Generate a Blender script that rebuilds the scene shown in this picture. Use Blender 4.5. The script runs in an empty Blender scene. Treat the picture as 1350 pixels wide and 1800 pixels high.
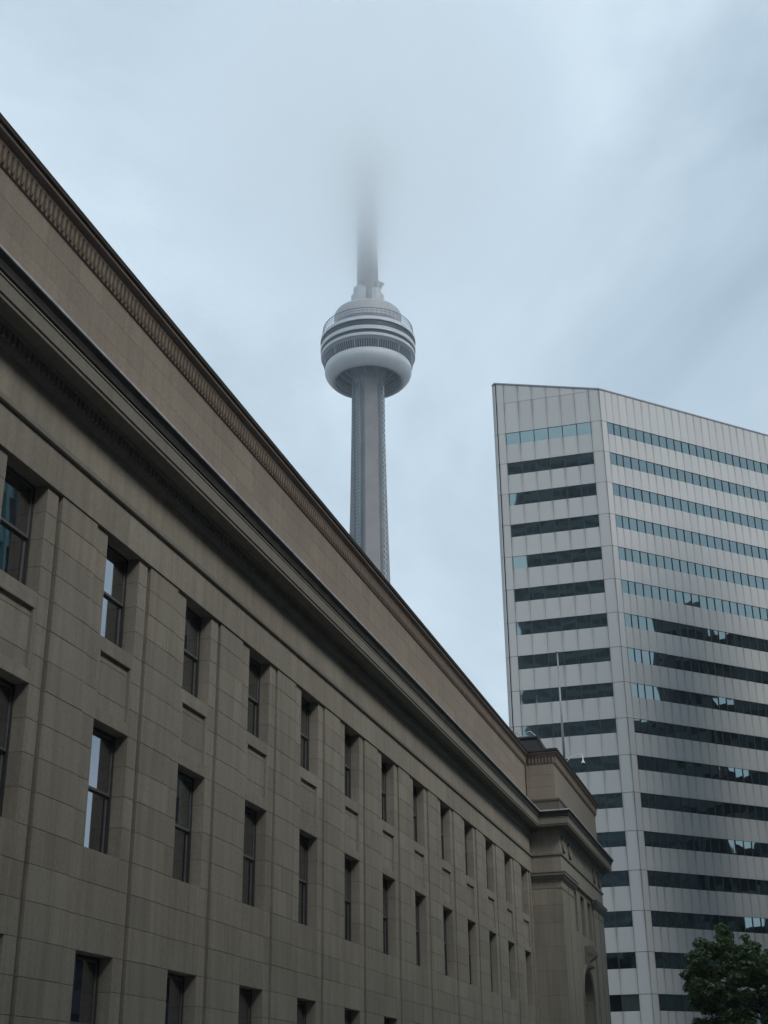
import bpy, math, random
from mathutils import Vector, Matrix
R_ = math.radians
sc = bpy.context.scene
COL = sc.collection
rng = random.Random(7)

# ------------------------------------------------------------------ camera, sky, sun, exposure
# World axes: X runs along the station front away from the camera, Y into the station, Z up.
cam_d = bpy.data.cameras.new('camera')
cam = bpy.data.objects.new('camera', cam_d)
COL.objects.link(cam)
sc.camera = cam
cam_d.sensor_fit = 'HORIZONTAL'
cam_d.sensor_width = 36.0
cam_d.lens = 36.0 * 2372.55 / 1350.0
cam_d.clip_start = 0.3
cam_d.clip_end = 9000
PITCH, ROLL, HEAD = 0.4215247, -0.01287931, math.pi / 2 - 1.28456756
fw = Vector((math.cos(PITCH) * math.cos(HEAD), math.cos(PITCH) * math.sin(HEAD), math.sin(PITCH)))
rt0 = Vector((math.sin(HEAD), -math.cos(HEAD), 0))
up0 = rt0.cross(fw)
rt = rt0 * math.cos(ROLL) + up0 * math.sin(ROLL)
up = -rt0 * math.sin(ROLL) + up0 * math.cos(ROLL)
mw = Matrix(((rt.x, up.x, -fw.x, 0), (rt.y, up.y, -fw.y, -13.5), (rt.z, up.z, -fw.z, 1.6), (0, 0, 0, 1)))
cam.matrix_world = mw

SUN_EL, SUN_AZ = R_(45), R_(240)          # azimuth measured from +X towards +Y
world = bpy.data.worlds.new('World')
sc.world = world
world.use_nodes = True
wn, wl = world.node_tree.nodes, world.node_tree.links
wn.clear()
w_out = wn.new('ShaderNodeOutputWorld')
bg = wn.new('ShaderNodeBackground')
bg.inputs['Strength'].default_value = 0.1
sky = wn.new('ShaderNodeTexSky')
sky.sky_type = 'NISHITA'
sky.sun_disc = False
sky.sun_elevation = SUN_EL
sky.sun_rotation = math.pi / 2 - SUN_AZ
tc = wn.new('ShaderNodeTexCoord')
mp = wn.new('ShaderNodeMapping')
mp.inputs['Location'].default_value = (4.76, 10.88, 7.4)
mp.inputs['Scale'].default_value = (1.0, 1.0, 1.7)
n1 = wn.new('ShaderNodeTexNoise')
n1.inputs['Scale'].default_value = 2.2
n1.inputs['Detail'].default_value = 6.0
n1.inputs['Roughness'].default_value = 0.56
n1.inputs['Distortion'].default_value = 0.4
rp = wn.new('ShaderNodeValToRGB')
e = rp.color_ramp.elements
e[0].position = 0.30
e[0].color = (3.35, 4.4, 5.3, 1)
e[1].position = 0.68
e[1].color = (6.6, 7.75, 8.65, 1)
mixw = wn.new('ShaderNodeMix')
mixw.data_type = 'RGBA'
mixw.inputs[0].default_value = 0.93
wl.new(tc.outputs['Generated'], mp.inputs['Vector'])
wl.new(mp.outputs[0], n1.inputs['Vector'])
wl.new(n1.outputs['Fac'], rp.inputs[0])
wl.new(sky.outputs[0], mixw.inputs[6])
wl.new(rp.outputs[0], mixw.inputs[7])
wl.new(mixw.outputs[2], bg.inputs['Color'])
wl.new(bg.outputs[0], w_out.inputs['Surface'])

sun_d = bpy.data.lights.new('sun', 'SUN')
sun_d.energy = 1.5
sun_d.angle = R_(15)
sun_d.color = (1.0, 0.97, 0.93)
sun = bpy.data.objects.new('sun', sun_d)
COL.objects.link(sun)
sdir = Vector((math.cos(SUN_EL) * math.cos(SUN_AZ), math.cos(SUN_EL) * math.sin(SUN_AZ), math.sin(SUN_EL)))
sun.rotation_euler = sdir.to_track_quat('Z', 'Y').to_euler()

sc.view_settings.view_transform = 'Standard'
sc.view_settings.look = 'None'
sc.view_settings.exposure = 0.3
sc.view_settings.gamma = 1.0
sc.view_settings.use_curve_mapping = False
sc.render.engine = 'CYCLES'
sc.cycles.use_denoising = True
sc.cycles.max_bounces = 24
sc.cycles.diffuse_bounces = 4
sc.cycles.glossy_bounces = 4
sc.cycles.volume_bounces = 24
sc.cycles.volume_step_rate = 1.0
sc.cycles.volume_max_steps = 256


# ------------------------------------------------------------------ mesh helpers
class MB:
    """collects boxes, prisms and sweeps, then links them as one mesh object"""
    def __init__(s):
        s.v, s.f = [], []

    def box(s, x0, x1, y0, y1, z0, z1):
        n = len(s.v)
        s.v += [(x0, y0, z0), (x1, y0, z0), (x1, y1, z0), (x0, y1, z0), (x0, y0, z1), (x1, y0, z1), (x1, y1, z1), (x0, y1, z1)]
        s.f += [tuple(n + i for i in q) for q in ((0, 3, 2, 1), (4, 5, 6, 7), (0, 1, 5, 4), (1, 2, 6, 5), (2, 3, 7, 6), (3, 0, 4, 7))]
        return s

    def raw(s, vs, fs):
        n = len(s.v)
        s.v += [tuple(v) for v in vs]
        s.f += [tuple(n + i for i in q) for q in fs]
        return s

    def prism(s, poly, z0, z1):
        """vertical prism over a counter-clockwise plan polygon; z1 may be a list"""
        k = len(poly)
        zt = z1 if isinstance(z1, (list, tuple)) else [z1] * k
        vs = [(p[0], p[1], z0) for p in poly] + [(p[0], p[1], zt[i]) for i, p in enumerate(poly)]
        fs = [tuple(range(k - 1, -1, -1)), tuple(range(k, 2 * k))]
        fs += [(i, (i + 1) % k, k + (i + 1) % k, k + i) for i in range(k)]
        return s.raw(vs, fs)

    def tube(s, p, q, r0, r1=None, n=8, caps=True):
        r1 = r0 if r1 is None else r1
        p, q = Vector(p), Vector(q)
        d = (q - p).normalized()
        a = d.orthogonal().normalized()
        b = d.cross(a)
        vs = []
        for c, r in ((p, r0), (q, r1)):
            for i in range(n):
                t = 2 * math.pi * i / n
                vs.append(c + a * (r * math.cos(t)) + b * (r * math.sin(t)))
        fs = [(i, (i + 1) % n, n + (i + 1) % n, n + i) for i in range(n)]
        if caps:
            fs += [tuple(range(n - 1, -1, -1)), tuple(range(n, 2 * n))]
        return s.raw(vs, fs)

    def lathe(s, prof, n=96, cx=0, cy=0, closed=False):
        """profile of (radius, z) turned round a vertical axis"""
        m = len(prof)
        vs = []
        for i in range(n):
            t = 2 * math.pi * i / n
            vs += [(cx + r * math.cos(t), cy + r * math.sin(t), z) for r, z in prof]
        fs = []
        for i in range(n):
            j = (i + 1) % n
            for k in range(m if closed else m - 1):
                l = (k + 1) % m
                fs.append((i * m + k, j * m + k, j * m + l, i * m + l))
        return s.raw(vs, fs)

    def sweep(s, path, prof, close=True, caps=True):
        """profile of (outward offset, z) swept along a plan path with mitred corners; outward is to the right"""
        m, n = len(prof), len(path)
        offs = []
        for i in range(n):
            ns = []
            if i > 0:
                d = (Vector(path[i]) - Vector(path[i - 1])).normalized()
                ns.append(Vector((d.y, -d.x)))
            if i < n - 1:
                d = (Vector(path[i + 1]) - Vector(path[i])).normalized()
                ns.append(Vector((d.y, -d.x)))
            if len(ns) == 1:
                offs.append(ns[0])
            else:
                a = ns[0] + ns[1]
                offs.append(a / (1 + ns[0].dot(ns[1])))
        vs = [(path[i][0] + offs[i].x * o, path[i][1] + offs[i].y * o, z) for i in range(n) for o, z in prof]
        fs = []
        for i in range(n - 1):
            for k in range(m if close else m - 1):
                l = (k + 1) % m
                fs.append((i * m + k, i * m + l, (i + 1) * m + l, (i + 1) * m + k))
        if caps and close:
            fs += [tuple(range(m)), tuple((n - 1) * m + k for k in range(m - 1, -1, -1))]
        return s.raw(vs, fs)

    def mesh(s, name, m, smooth=False):
        me = bpy.data.meshes.new(name)
        me.from_pydata(s.v, [], s.f)
        me.materials.append(m)
        if smooth:
            me.polygons.foreach_set('use_smooth', [True] * len(me.polygons))
        me.update()
        return me

    def build(s, name, m, parent=None, smooth=False, kind=None, loc=None):
        return put(name, s.mesh(name, m, smooth), parent, loc, kind)


def put(name, me, parent=None, loc=None, kind=None, rot=None):
    o = bpy.data.objects.new(name, me)
    COL.objects.link(o)
    if parent:
        o.parent = parent
    if loc:
        o.location = loc
    if rot:
        o.rotation_euler = rot
    if kind:
        o['kind'] = kind
    return o


def thing(name, label, cat, loc=(0, 0, 0), rz=0.0):
    o = bpy.data.objects.new(name, None)
    COL.objects.link(o)
    o.location = loc
    o.rotation_euler = (0, 0, rz)
    o['label'], o['category'] = label, cat
    return o


# ------------------------------------------------------------------ materials
def mat(name):
    m = bpy.data.materials.new(name)
    m.use_nodes = True
    nt = m.node_tree
    return m, nt.nodes, nt.links, nt.nodes['Principled BSDF']


def N(nodes, kind, **kw):
    n = nodes.new(kind)
    for k, v in kw.items():
        if k in n.inputs.keys():
            n.inputs[k].default_value = v
        else:
            setattr(n, k, v)
    return n


def rnd_fac(nodes, links):
    """one random number per stone, both for separate objects and for joined islands"""
    g = N(nodes, 'ShaderNodeNewGeometry')
    oi = N(nodes, 'ShaderNodeObjectInfo')
    a = N(nodes, 'ShaderNodeMath', operation='ADD')
    f = N(nodes, 'ShaderNodeMath', operation='FRACT')
    links.new(g.outputs['Random Per Island'], a.inputs[0])
    links.new(oi.outputs['Random'], a.inputs[1])
    links.new(a.outputs[0], f.inputs[0])
    return f.outputs[0], g.outputs['Position']


def stone_mat(name, c0, c1, streak=0.35, rough=0.9, bump=0.25, var=0.16):
    m, nd, lk, b = mat(name)
    r, pos = rnd_fac(nd, lk)
    big = N(nd, 'ShaderNodeTexNoise', Scale=0.35, Detail=5.0, Roughness=0.6)
    lk.new(pos, big.inputs['Vector'])
    ramp = N(nd, 'ShaderNodeMix', data_type='RGBA')
    ramp.inputs[6].default_value = (*c0, 1)
    ramp.inputs[7].default_value = (*c1, 1)
    ad = N(nd, 'ShaderNodeMath', operation='MULTIPLY_ADD')
    ad.inputs[1].default_value = 1.2
    ad.inputs[2].default_value = -0.1
    lk.new(big.outputs['Fac'], ad.inputs[0])
    lk.new(ad.outputs[0], ramp.inputs[0])
    # each stone its own value
    hv = N(nd, 'ShaderNodeHueSaturation')
    mr = N(nd, 'ShaderNodeMapRange')
    mr.inputs[3].default_value = 1 - var
    mr.inputs[4].default_value = 1 + var
    lk.new(r, mr.inputs[0])
    lk.new(mr.outputs[0], hv.inputs['Value'])
    lk.new(ramp.outputs[2], hv.inputs['Color'])
    # rain streaks and soot
    mp = N(nd, 'ShaderNodeMapping')
    mp.inputs['Scale'].default_value = (3.2, 3.2, 0.22)
    st = N(nd, 'ShaderNodeTexNoise', Scale=1.0, Detail=4.0, Roughness=0.65)
    lk.new(pos, mp.inputs['Vector'])
    lk.new(mp.outputs[0], st.inputs['Vector'])
    sr = N(nd, 'ShaderNodeMapRange')
    sr.inputs[1].default_value = 0.42
    sr.inputs[2].default_value = 0.72
    sr.inputs[3].default_value = 0.0
    sr.inputs[4].default_value = streak
    lk.new(st.outputs['Fac'], sr.inputs[0])
    dk = N(nd, 'ShaderNodeMix', data_type='RGBA', blend_type='MULTIPLY')
    dk.inputs[7].default_value = (0.52, 0.50, 0.47, 1)
    lk.new(sr.outputs[0], dk.inputs[0])
    lk.new(hv.outputs[0], dk.inputs[6])
    # fine grain
    fg = N(nd, 'ShaderNodeTexNoise', Scale=14.0, Detail=6.0, Roughness=0.7)
    lk.new(pos, fg.inputs['Vector'])
    fr = N(nd, 'ShaderNodeMapRange')
    fr.inputs[1].default_value = 0.3
    fr.inputs[2].default_value = 0.7
    fr.inputs[3].default_value = 0.86
    fr.inputs[4].default_value = 1.12
    lk.new(fg.outputs['Fac'], fr.inputs[0])
    gm = N(nd, 'ShaderNodeMix', data_type='RGBA', blend_type='MULTIPLY')
    gm.inputs[0].default_value = 1.0
    lk.new(dk.outputs[2], gm.inputs[6])
    lk.new(fr.outputs[0], gm.inputs[7])
    lk.new(gm.outputs[2], b.inputs['Base Color'])
    b.inputs['Roughness'].default_value = rough
    b.inputs['Specular IOR Level'].default_value = 0.25
    bp = N(nd, 'ShaderNodeBump', Strength=bump, Distance=0.01)
    lk.new(fg.outputs['Fac'], bp.inputs['Height'])
    lk.new(bp.outputs[0], b.inputs['Normal'])
    return m


def flat_mat(name, c, rough=0.6, metal=0.0, noise=0.12, scale=1.5, spec=0.5):
    m, nd, lk, b = mat(name)
    g = N(nd, 'ShaderNodeNewGeometry')
    n = N(nd, 'ShaderNodeTexNoise', Scale=scale, Detail=5.0, Roughness=0.6)
    lk.new(g.outputs['Position'], n.inputs['Vector'])
    mr = N(nd, 'ShaderNodeMapRange')
    mr.inputs[1].default_value = 0.3
    mr.inputs[2].default_value = 0.7
    mr.inputs[3].default_value = 1 - noise
    mr.inputs[4].default_value = 1 + noise
    lk.new(n.outputs['Fac'], mr.inputs[0])
    mx = N(nd, 'ShaderNodeMix', data_type='RGBA', blend_type='MULTIPLY')
    mx.inputs[0].default_value = 1
    mx.inputs[6].default_value = (*c, 1)
    lk.new(mr.outputs[0], mx.inputs[7])
    lk.new(mx.outputs[2], b.inputs['Base Color'])
    b.inputs['Roughness'].default_value = rough
    b.inputs['Metallic'].default_value = metal
    b.inputs['Specular IOR Level'].default_value = spec
    return m


def glass_mat(name, tint, base=(0.012, 0.016, 0.018), refl=0.75, rough=0.02, wob=0.012, scale=0.7):
    """coated window glass: dark room behind, tinted mirror in front, each pane slightly bowed"""
    m, nd, lk, b = mat(name)
    out = nd['Material Output']
    b.inputs['Base Color'].default_value = (*base, 1)
    b.inputs['Roughness'].default_value = 0.15
    gl = N(nd, 'ShaderNodeBsdfGlossy', Roughness=rough)
    gl.inputs['Color'].default_value = (*tint, 1)
    mx = N(nd, 'ShaderNodeMixShader')
    lw = N(nd, 'ShaderNodeFresnel', IOR=1.5)
    mr = N(nd, 'ShaderNodeMapRange')
    mr.inputs[1].default_value = 0.0
    mr.inputs[2].default_value = 0.6
    mr.inputs[3].default_value = refl
    mr.inputs[4].default_value = 1.0
    lk.new(lw.outputs[0], mr.inputs[0])
    lk.new(mr.outputs[0], mx.inputs[0])
    lk.new(b.outputs[0], mx.inputs[1])
    lk.new(gl.outputs[0], mx.inputs[2])
    lk.new(mx.outputs[0], out.inputs['Surface'])
    r, pos = rnd_fac(nd, lk)
    cx = N(nd, 'ShaderNodeVectorMath', operation='MULTIPLY_ADD')
    cmb = N(nd, 'ShaderNodeCombineXYZ')
    lk.new(r, cmb.inputs[0])
    lk.new(r, cmb.inputs[2])
    cx.inputs[1].default_value = (19.0, 0, 31.0)
    lk.new(cmb.outputs[0], cx.inputs[0])
    lk.new(pos, cx.inputs[2])
    n = N(nd, 'ShaderNodeTexNoise', Scale=scale, Detail=1.0, Roughness=0.4)
    lk.new(cx.outputs[0], n.inputs['Vector'])
    bp = N(nd, 'ShaderNodeBump', Strength=1.0, Distance=wob)
    lk.new(n.outputs['Fac'], bp.inputs['Height'])
    lk.new(bp.outputs[0], gl.inputs['Normal'])
    return m


M = {}
M['ashlar'] = stone_mat('grey_buff_limestone', (0.268, 0.245, 0.202), (0.345, 0.316, 0.262), 0.45, var=0.085)
M['core'] = flat_mat('mortar', (0.13, 0.12, 0.10), 0.95)
M['parapet'] = stone_mat('brown_buff_limestone', (0.265, 0.228, 0.185), (0.325, 0.28, 0.225), 0.25, var=0.07)
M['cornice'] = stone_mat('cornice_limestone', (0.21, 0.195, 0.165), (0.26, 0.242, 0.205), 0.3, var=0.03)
M['brown'] = stone_mat('cap_limestone', (0.20, 0.165, 0.135), (0.25, 0.205, 0.165), 0.3, var=0.04)
M['slate'] = flat_mat('dark_sheet_metal', (0.06, 0.059, 0.054), 0.8, 0.0, 0.25, 2.0, 0.2)
M['cap'] = flat_mat('dark_stained_cap', (0.055, 0.046, 0.040), 0.85, 0.0, 0.25, 2.0, 0.2)
M['flash'] = flat_mat('silver_flashing', (0.46, 0.44, 0.48), 0.5, 0.0, 0.3, 3.0)
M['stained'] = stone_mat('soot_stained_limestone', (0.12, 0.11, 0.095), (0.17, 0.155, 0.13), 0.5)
M['black'] = flat_mat('black_metal', (0.016, 0.016, 0.02), 0.5, 0.2)
M['sash2'] = flat_mat('pale_sash_metal', (0.14, 0.138, 0.14), 0.5, 0.1, 0.15, 4.0)
M['sash'] = flat_mat('grey_sash_metal', (0.05, 0.05, 0.052), 0.5, 0.1, 0.15, 4.0)
M['pane'] = glass_mat('sash_glass', (0.62, 0.66, 0.72), (0.006, 0.006, 0.007), 0.40, 0.015, 0.002, 0.8)
M['white'] = None

# ------------------------------------------------------------------ ground
g = MB()
g.raw([(-3000, -3000, -0.004), (3000, -3000, -0.004), (3000, 3000, -0.004), (-3000, 3000, -0.004)], [(0, 1, 2, 3)])
g.build('ground', flat_mat('city_ground', (0.07, 0.07, 0.068), 0.9, 0, 0.2, 0.05), kind='structure')
g = MB()
g.raw([(-200, -30, 0.0), (420, -30, 0.0), (420, -10, 0.0), (-200, -10, 0.0)], [(0, 1, 2, 3)])
g.build('road', flat_mat('asphalt', (0.05, 0.05, 0.052), 0.85, 0, 0.25, 2.0), kind='structure')
mk = MB()
for i in range(100):
    mk.raw([(-195 + i * 6, -20.1, 0.004), (-192 + i * 6, -20.1, 0.004), (-192 + i * 6, -19.95, 0.004), (-195 + i * 6, -19.95, 0.004)], [(0, 1, 2, 3)])
mk.build('road_markings', flat_mat('road_paint', (0.7, 0.7, 0.68), 0.7), kind='structure')
g = MB().box(-200, 120, -9.99, 0.05, -0.2, 0.14)
g.build('pavement', flat_mat('paving', (0.27, 0.26, 0.24), 0.9, 0, 0.15, 3.0), kind='structure')
g = MB().box(-200, 420, -34.9, -30.01, -0.2, 0.14)
g.build('pavement', bpy.data.materials['paving'], kind='structure')

# ------------------------------------------------------------------ railway station (left)
station = thing('station_building', 'long low limestone station building with rows of deep sash windows and heavy cornice', 'building', (40, 8, 0))
ST = Matrix.Translation((-40, -8, 0))


def sput(o):
    """place a piece given in world coordinates under the station"""
    o.parent = station
    o.location = Vector(o.location) - Vector((40, 8, 0))
    return o


X0, XP, XE = 5.0, 72.85, 88.15            # wing start, pavilion side face, pavilion end
PAV = -1.6                                # pavilion front plane
RZ = [0.0, 0.7, 1.35, 2.0, 2.65, 3.31, 3.97, 4.63, 5.29, 5.95, 6.61, 7.265, 7.92, 8.575, 9.23, 9.84, 10.45, 11.06, 11.65, 12.24, 12.83, 13.40]
J = 0.008
CH = 0.004
sizes = {}
stones = []       # (distance, mesh key, centre)


def stone(x0, x1, y0, y1, z0, z1, jit=0.004):
    x0 += J / 2; x1 -= J / 2; z0 += J / 2; z1 -= J / 2
    y0 += rng.uniform(-jit, jit)
    key = (round(x1 - x0, 3), round(y1 - y0, 2), round(z1 - z0, 3))
    stones.append(((x0 + x1) / 2, y0, (z0 + z1) / 2, key, y1))


def box_mesh(key, m, name):
    k = (key, m.name)
    if k not in sizes:
        w, d, h = key
        c = CH
        # front face slightly arrised: the edges are chamfered so that each joint reads as a small V
        vs = [(-w / 2, c, -h / 2), (w / 2, c, -h / 2), (w / 2, c, h / 2), (-w / 2, c, h / 2),
              (-w / 2 + c, 0, -h / 2 + c), (w / 2 - c, 0, -h / 2 + c), (w / 2 - c, 0, h / 2 - c), (-w / 2 + c, 0, h / 2 - c),
              (-w / 2, d, -h / 2), (w / 2, d, -h / 2), (w / 2, d, h / 2), (-w / 2, d, h / 2)]
        fs = [(4, 5, 6, 7), (0, 1, 5, 4), (1, 2, 6, 5), (2, 3, 7, 6), (3, 0, 4, 7),
              (0, 8, 9, 1), (1, 9, 10, 2), (2, 10, 11, 3), (3, 11, 8, 0), (8, 11, 10, 9)]
        me = bpy.data.meshes.new(name)
        me.from_pydata(vs, [], fs)
        me.materials.append(m)
        sizes[k] = me
    return sizes[k]


def emit(name, lst, m, limit=290, cam_at=Vector((0, -13.5, 1.6))):
    """the largest in the picture as parts of their own, the rest joined"""
    lst = sorted(lst, key=lambda s: -(s[3][0] * s[3][2]) / ((s[0] + 1e-3) ** 2 + 182 + s[2] ** 2) ** 1.5 * (1 if s[0] > 13 else 0.02))
    for s in lst[:limit]:
        sput(put(name, box_mesh(s[3], m, name), loc=(s[0], s[1], s[2])))
    if lst[limit:]:
        mb = MB()
        for s in lst[limit:]:
            me = box_mesh(s[3], m, name)
            mb.raw([(v.co.x + s[0], v.co.y + s[1], v.co.z + s[2]) for v in me.vertices], [tuple(p.vertices) for p in me.polygons])
        o = mb.build(name, m, kind='stuff')
        sput(o)


PER = 4.158
ROWS = [(11.06, 13.43), (6.61, 9.23), (2.0, 4.63)]
RC = 0.035                                 # recess of the window bays behind the piers
core = MB()
bays = [k for k in range(-4, 13)]
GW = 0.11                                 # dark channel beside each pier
chan = MB()
for k in bays:
    wr = 21.865 + PER * k
    wl_ = wr - 1.553
    pl = 22.41 + PER * k
    pr = min(23.92 + PER * k, XP)
    # pier
    for i in range(len(RZ) - 1):
        z0, z1 = RZ[i], RZ[i + 1]
        if pr - pl < 1.0:
            stone(pl, pr, 0, 0.4, z0, z1)
            continue
        t = rng.random()
        if t < 0.6:
            stone(pl, pr, 0, 0.4, z0, z1)
        else:
            s = pl + (pr - pl) * rng.choice((0.36, 0.42, 0.6, 0.66))
            stone(pl, s, 0, 0.4, z0, z1)
            stone(s, pr, 0, 0.4, z0, z1)
        # the recessed strips on either side
    nwl = wl_ + PER
    for i in range(len(RZ) - 1):
        z0, z1 = RZ[i], RZ[i + 1]
        if i == len(RZ) - 2:
            z1 = 13.395
        stone(wr, pl - GW, RC, 0.6, z0, z1, 0.001)
        if pr < XP - 0.5:
            stone(pr - 0.03, nwl, RC, 0.6, z0, z1, 0.001)
    core.box(wr + 0.014, pl - GW - 0.006, RC + 0.014, 0.66, 0.0, 13.38)
    core.box(pl + 0.006, (nwl if pr < XP - 0.5 else XP) - 0.014, RC + 0.014, 0.66, 0.0, 13.38)
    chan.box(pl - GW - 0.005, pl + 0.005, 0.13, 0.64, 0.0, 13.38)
    core.box(pl + 0.014, pr - 0.014, 0.016, RC + 0.03, 0.0, 13.38)
    # blocks over and under the windows
    for z0, z1 in ((0.0, 0.7), (0.7, 1.35), (1.35, 2.0), (4.63, 5.29), (5.29, 5.95), (5.95, 6.61)):
        if rng.random() < 0.5:
            stone(wl_, wr, RC, 0.6, z0, z1, 0.001)
        else:
            s = wl_ + 1.553 * rng.choice((0.4, 0.5, 0.62))
            stone(wl_, s, RC, 0.6, z0, z1, 0.001)
            stone(s, wr, RC, 0.6, z0, z1, 0.001)
    # sill block, sunken apron panel and lintel below the top windows
    stone(wl_, wr, RC, 0.6, 10.73, 11.06, 0.001)
    stone(wl_, wr, RC, 0.6, 9.23, 9.50, 0.001)
    stone(wl_, wl_ + 0.07, RC, 0.6, 9.50, 10.73, 0.0)
    stone(wr - 0.09, wr, RC, 0.6, 9.50, 10.73, 0.0)
    for z0, z1 in ((9.50, 9.84), (9.84, 10.55), (10.55, 10.73)):
        stone(wl_ + 0.07, wr - 0.09, RC + 0.07, 0.6, z0, z1, 0.001)
    core.box(wl_ + 0.013, wr - 0.013, RC + 0.075, 0.64, 0.0, 1.985)
    core.box(wl_ + 0.013, wr - 0.013, RC + 0.016, 0.64, 4.645, 6.595)
    core.box(wl_ + 0.013, wr - 0.013, RC + 0.085, 0.64, 9.245, 11.045)
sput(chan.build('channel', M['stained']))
# blocks of the pavilion's side face (a plain wall that looks at the camera)
emit('wall_block', stones, M['ashlar'])
core.box(X0 - 2.5, XP, 0.60, 0.9, 0.0, 19.9)
sput(core.build('wall', M['core'])).location = Vector((-40, -8, 0))

# sash windows: three rows, one per bay
def window_meshes(h):
    w = 1.553
    fr = MB()
    t = 0.055
    fr.box(-w / 2 + .004, -w / 2 + t, 0, 0.12, 0, h - .004)
    fr.box(w / 2 - t, w / 2 - .004, 0, 0.12, 0, h - .004)
    fr.box(-w / 2 + t, w / 2 - t, 0, 0.12, h - t, h - .004)
    fr.box(-w / 2 + t, w / 2 - t, 0, 0.12, 0.0, t)
    mid = h * 0.50
    ms = fr.mesh('window', M['sash'])
    s1 = MB()      # upper sash
    a, b_ = -w / 2 + t + .003, w / 2 - t - .003
    s1.box(a, a + .045, 0.02, 0.055, mid, h - t - .003)
    s1.box(b_ - .045, b_, 0.02, 0.055, mid, h - t - .003)
    s1.box(a + .03, b_ - .03, 0.02, 0.055, h - t - .04, h - t - .003)
    s1.box(a + .03, b_ - .03, 0.012, 0.057, mid, mid + .055)
    m1 = s1.mesh('upper_sash', M['sash2'])
    s2 = MB()
    s2.box(a, a + .06, 0.066, 0.10, t + .003, mid + .03)
    s2.box(b_ - .06, b_, 0.066, 0.10, t + .003, mid + .03)
    s2.box(a + .035, b_ - .035, 0.066, 0.10, t + .003, t + .07)
    s2.box(a + .035, b_ - .035, 0.062, 0.102, mid - .03, mid + .03)
    m2 = s2.mesh('lower_sash', M['sash2'])
    p1 = MB().raw([(a + .025, 0.04, mid + .05), (b_ - .025, 0.04, mid + .05), (b_ - .025, 0.04, h - t - .03), (a + .025, 0.04, h - t - .03)], [(0, 1, 2, 3)]).mesh('pane', M['pane'])
    p2 = MB().raw([(a + .03, 0.083, t + .06), (b_ - .03, 0.083, t + .06), (b_ - .03, 0.083, mid - .02), (a + .03, 0.083, mid - .02)], [(0, 1, 2, 3)]).mesh('pane', M['pane'])
    return ms, m1, m2, p1, p2


for z0, z1 in ROWS:
    ms, m1, m2, p1, p2 = window_meshes(z1 - z0)
    for k in bays:
        x = 21.865 + PER * k - 1.553 / 2
        w = sput(put('window', ms, loc=(x, 0.33, z0)))
        put('upper_sash', m1, w)
        put('lower_sash', m2, w)
        put('pane', p1, w)
        put('pane', p2, w)

# ---- entablature: stones of the architrave and frieze, then the swept mouldings
PATH = [(X0 - 2.5, 0.0), (XP, 0.0), (XP, PAV), (XE, PAV), (XE, 6.0)]
stones = []
x = X0 - 2.4
i = 0
while x < XP - 0.3:
    nx = min(x + PER / 2 * (1.0 + (0.08 if i % 2 else -0.08)), XP)
    if XP - nx < 0.7:
        nx = XP
    stone(x, nx, -0.03, 0.6, 13.40, 14.24, 0.001)
    x = nx
    i += 1
emit('architrave_block', stones, M['ashlar'])
stones = []
x = X0 - 1.5
while x < XP - 0.3:
    nx = x + PER / 2
    if XP - nx < 0.9:
        nx = XP
    stone(x, nx, -0.01, 0.6, 14.44, 15.32, 0.001)
    x = nx
emit('frieze_block', stones, M['ashlar'])


def swept(name, prof, m, path=PATH):
    o = MB().sweep(path, prof).build(name, m)
    return sput(o)


def swept_blocks(name, step, prof, m):
    """the straight run along the wing in separate stones, then one piece round the pavilion"""
    x = X0 - 2.5
    while x < XP - step - 1.0:
        nx = x + step
        o = MB().sweep([(x + 0.003, 0.0), (nx - 0.003, 0.0)], [(a, b_) for a, b_ in prof]).build(name, m)
        sput(o)
        x = nx
    swept(name, prof, m, [(x + 0.003, 0.0)] + PATH[1:])


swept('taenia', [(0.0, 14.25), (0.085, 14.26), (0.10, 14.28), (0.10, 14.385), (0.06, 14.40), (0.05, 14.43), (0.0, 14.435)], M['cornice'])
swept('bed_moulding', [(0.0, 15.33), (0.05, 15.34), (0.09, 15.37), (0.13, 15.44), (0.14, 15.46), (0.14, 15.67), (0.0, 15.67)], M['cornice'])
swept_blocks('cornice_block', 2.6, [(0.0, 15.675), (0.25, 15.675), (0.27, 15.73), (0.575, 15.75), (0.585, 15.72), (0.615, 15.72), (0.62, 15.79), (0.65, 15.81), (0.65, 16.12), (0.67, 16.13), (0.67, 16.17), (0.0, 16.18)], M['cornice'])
swept('gutter', [(0.0, 16.185), (0.675, 16.185), (0.70, 16.21), (0.705, 16.27), (0.73, 16.36), (0.785, 16.43), (0.79, 16.46), (0.0, 16.46)], M['slate'])
swept('flashing', [(0.0, 16.463), (0.80, 16.463), (0.822, 16.47), (0.822, 16.525), (0.79, 16.54), (0.0, 16.56)], M['flash'])
# dentils under the soffit
dn = MB()
x = X0 - 2
while x < XP - 0.3:
    dn.box(x, x + 0.115, -0.195, -0.141, 15.47, 15.66)
    x += 0.19
y = -0.35
while y > PAV - 0.1:
    dn.box(XP - 0.235, XP - 0.141, y - 0.115, y, 15.47, 15.66)
    y -= 0.19
x = XP - 0.1
while x < XE:
    dn.box(x, x + 0.115, PAV - 0.235, PAV - 0.141, 15.47, 15.66)
    x += 0.19
sput(dn.build('dentil', M['cornice'], kind='stuff'))

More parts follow.
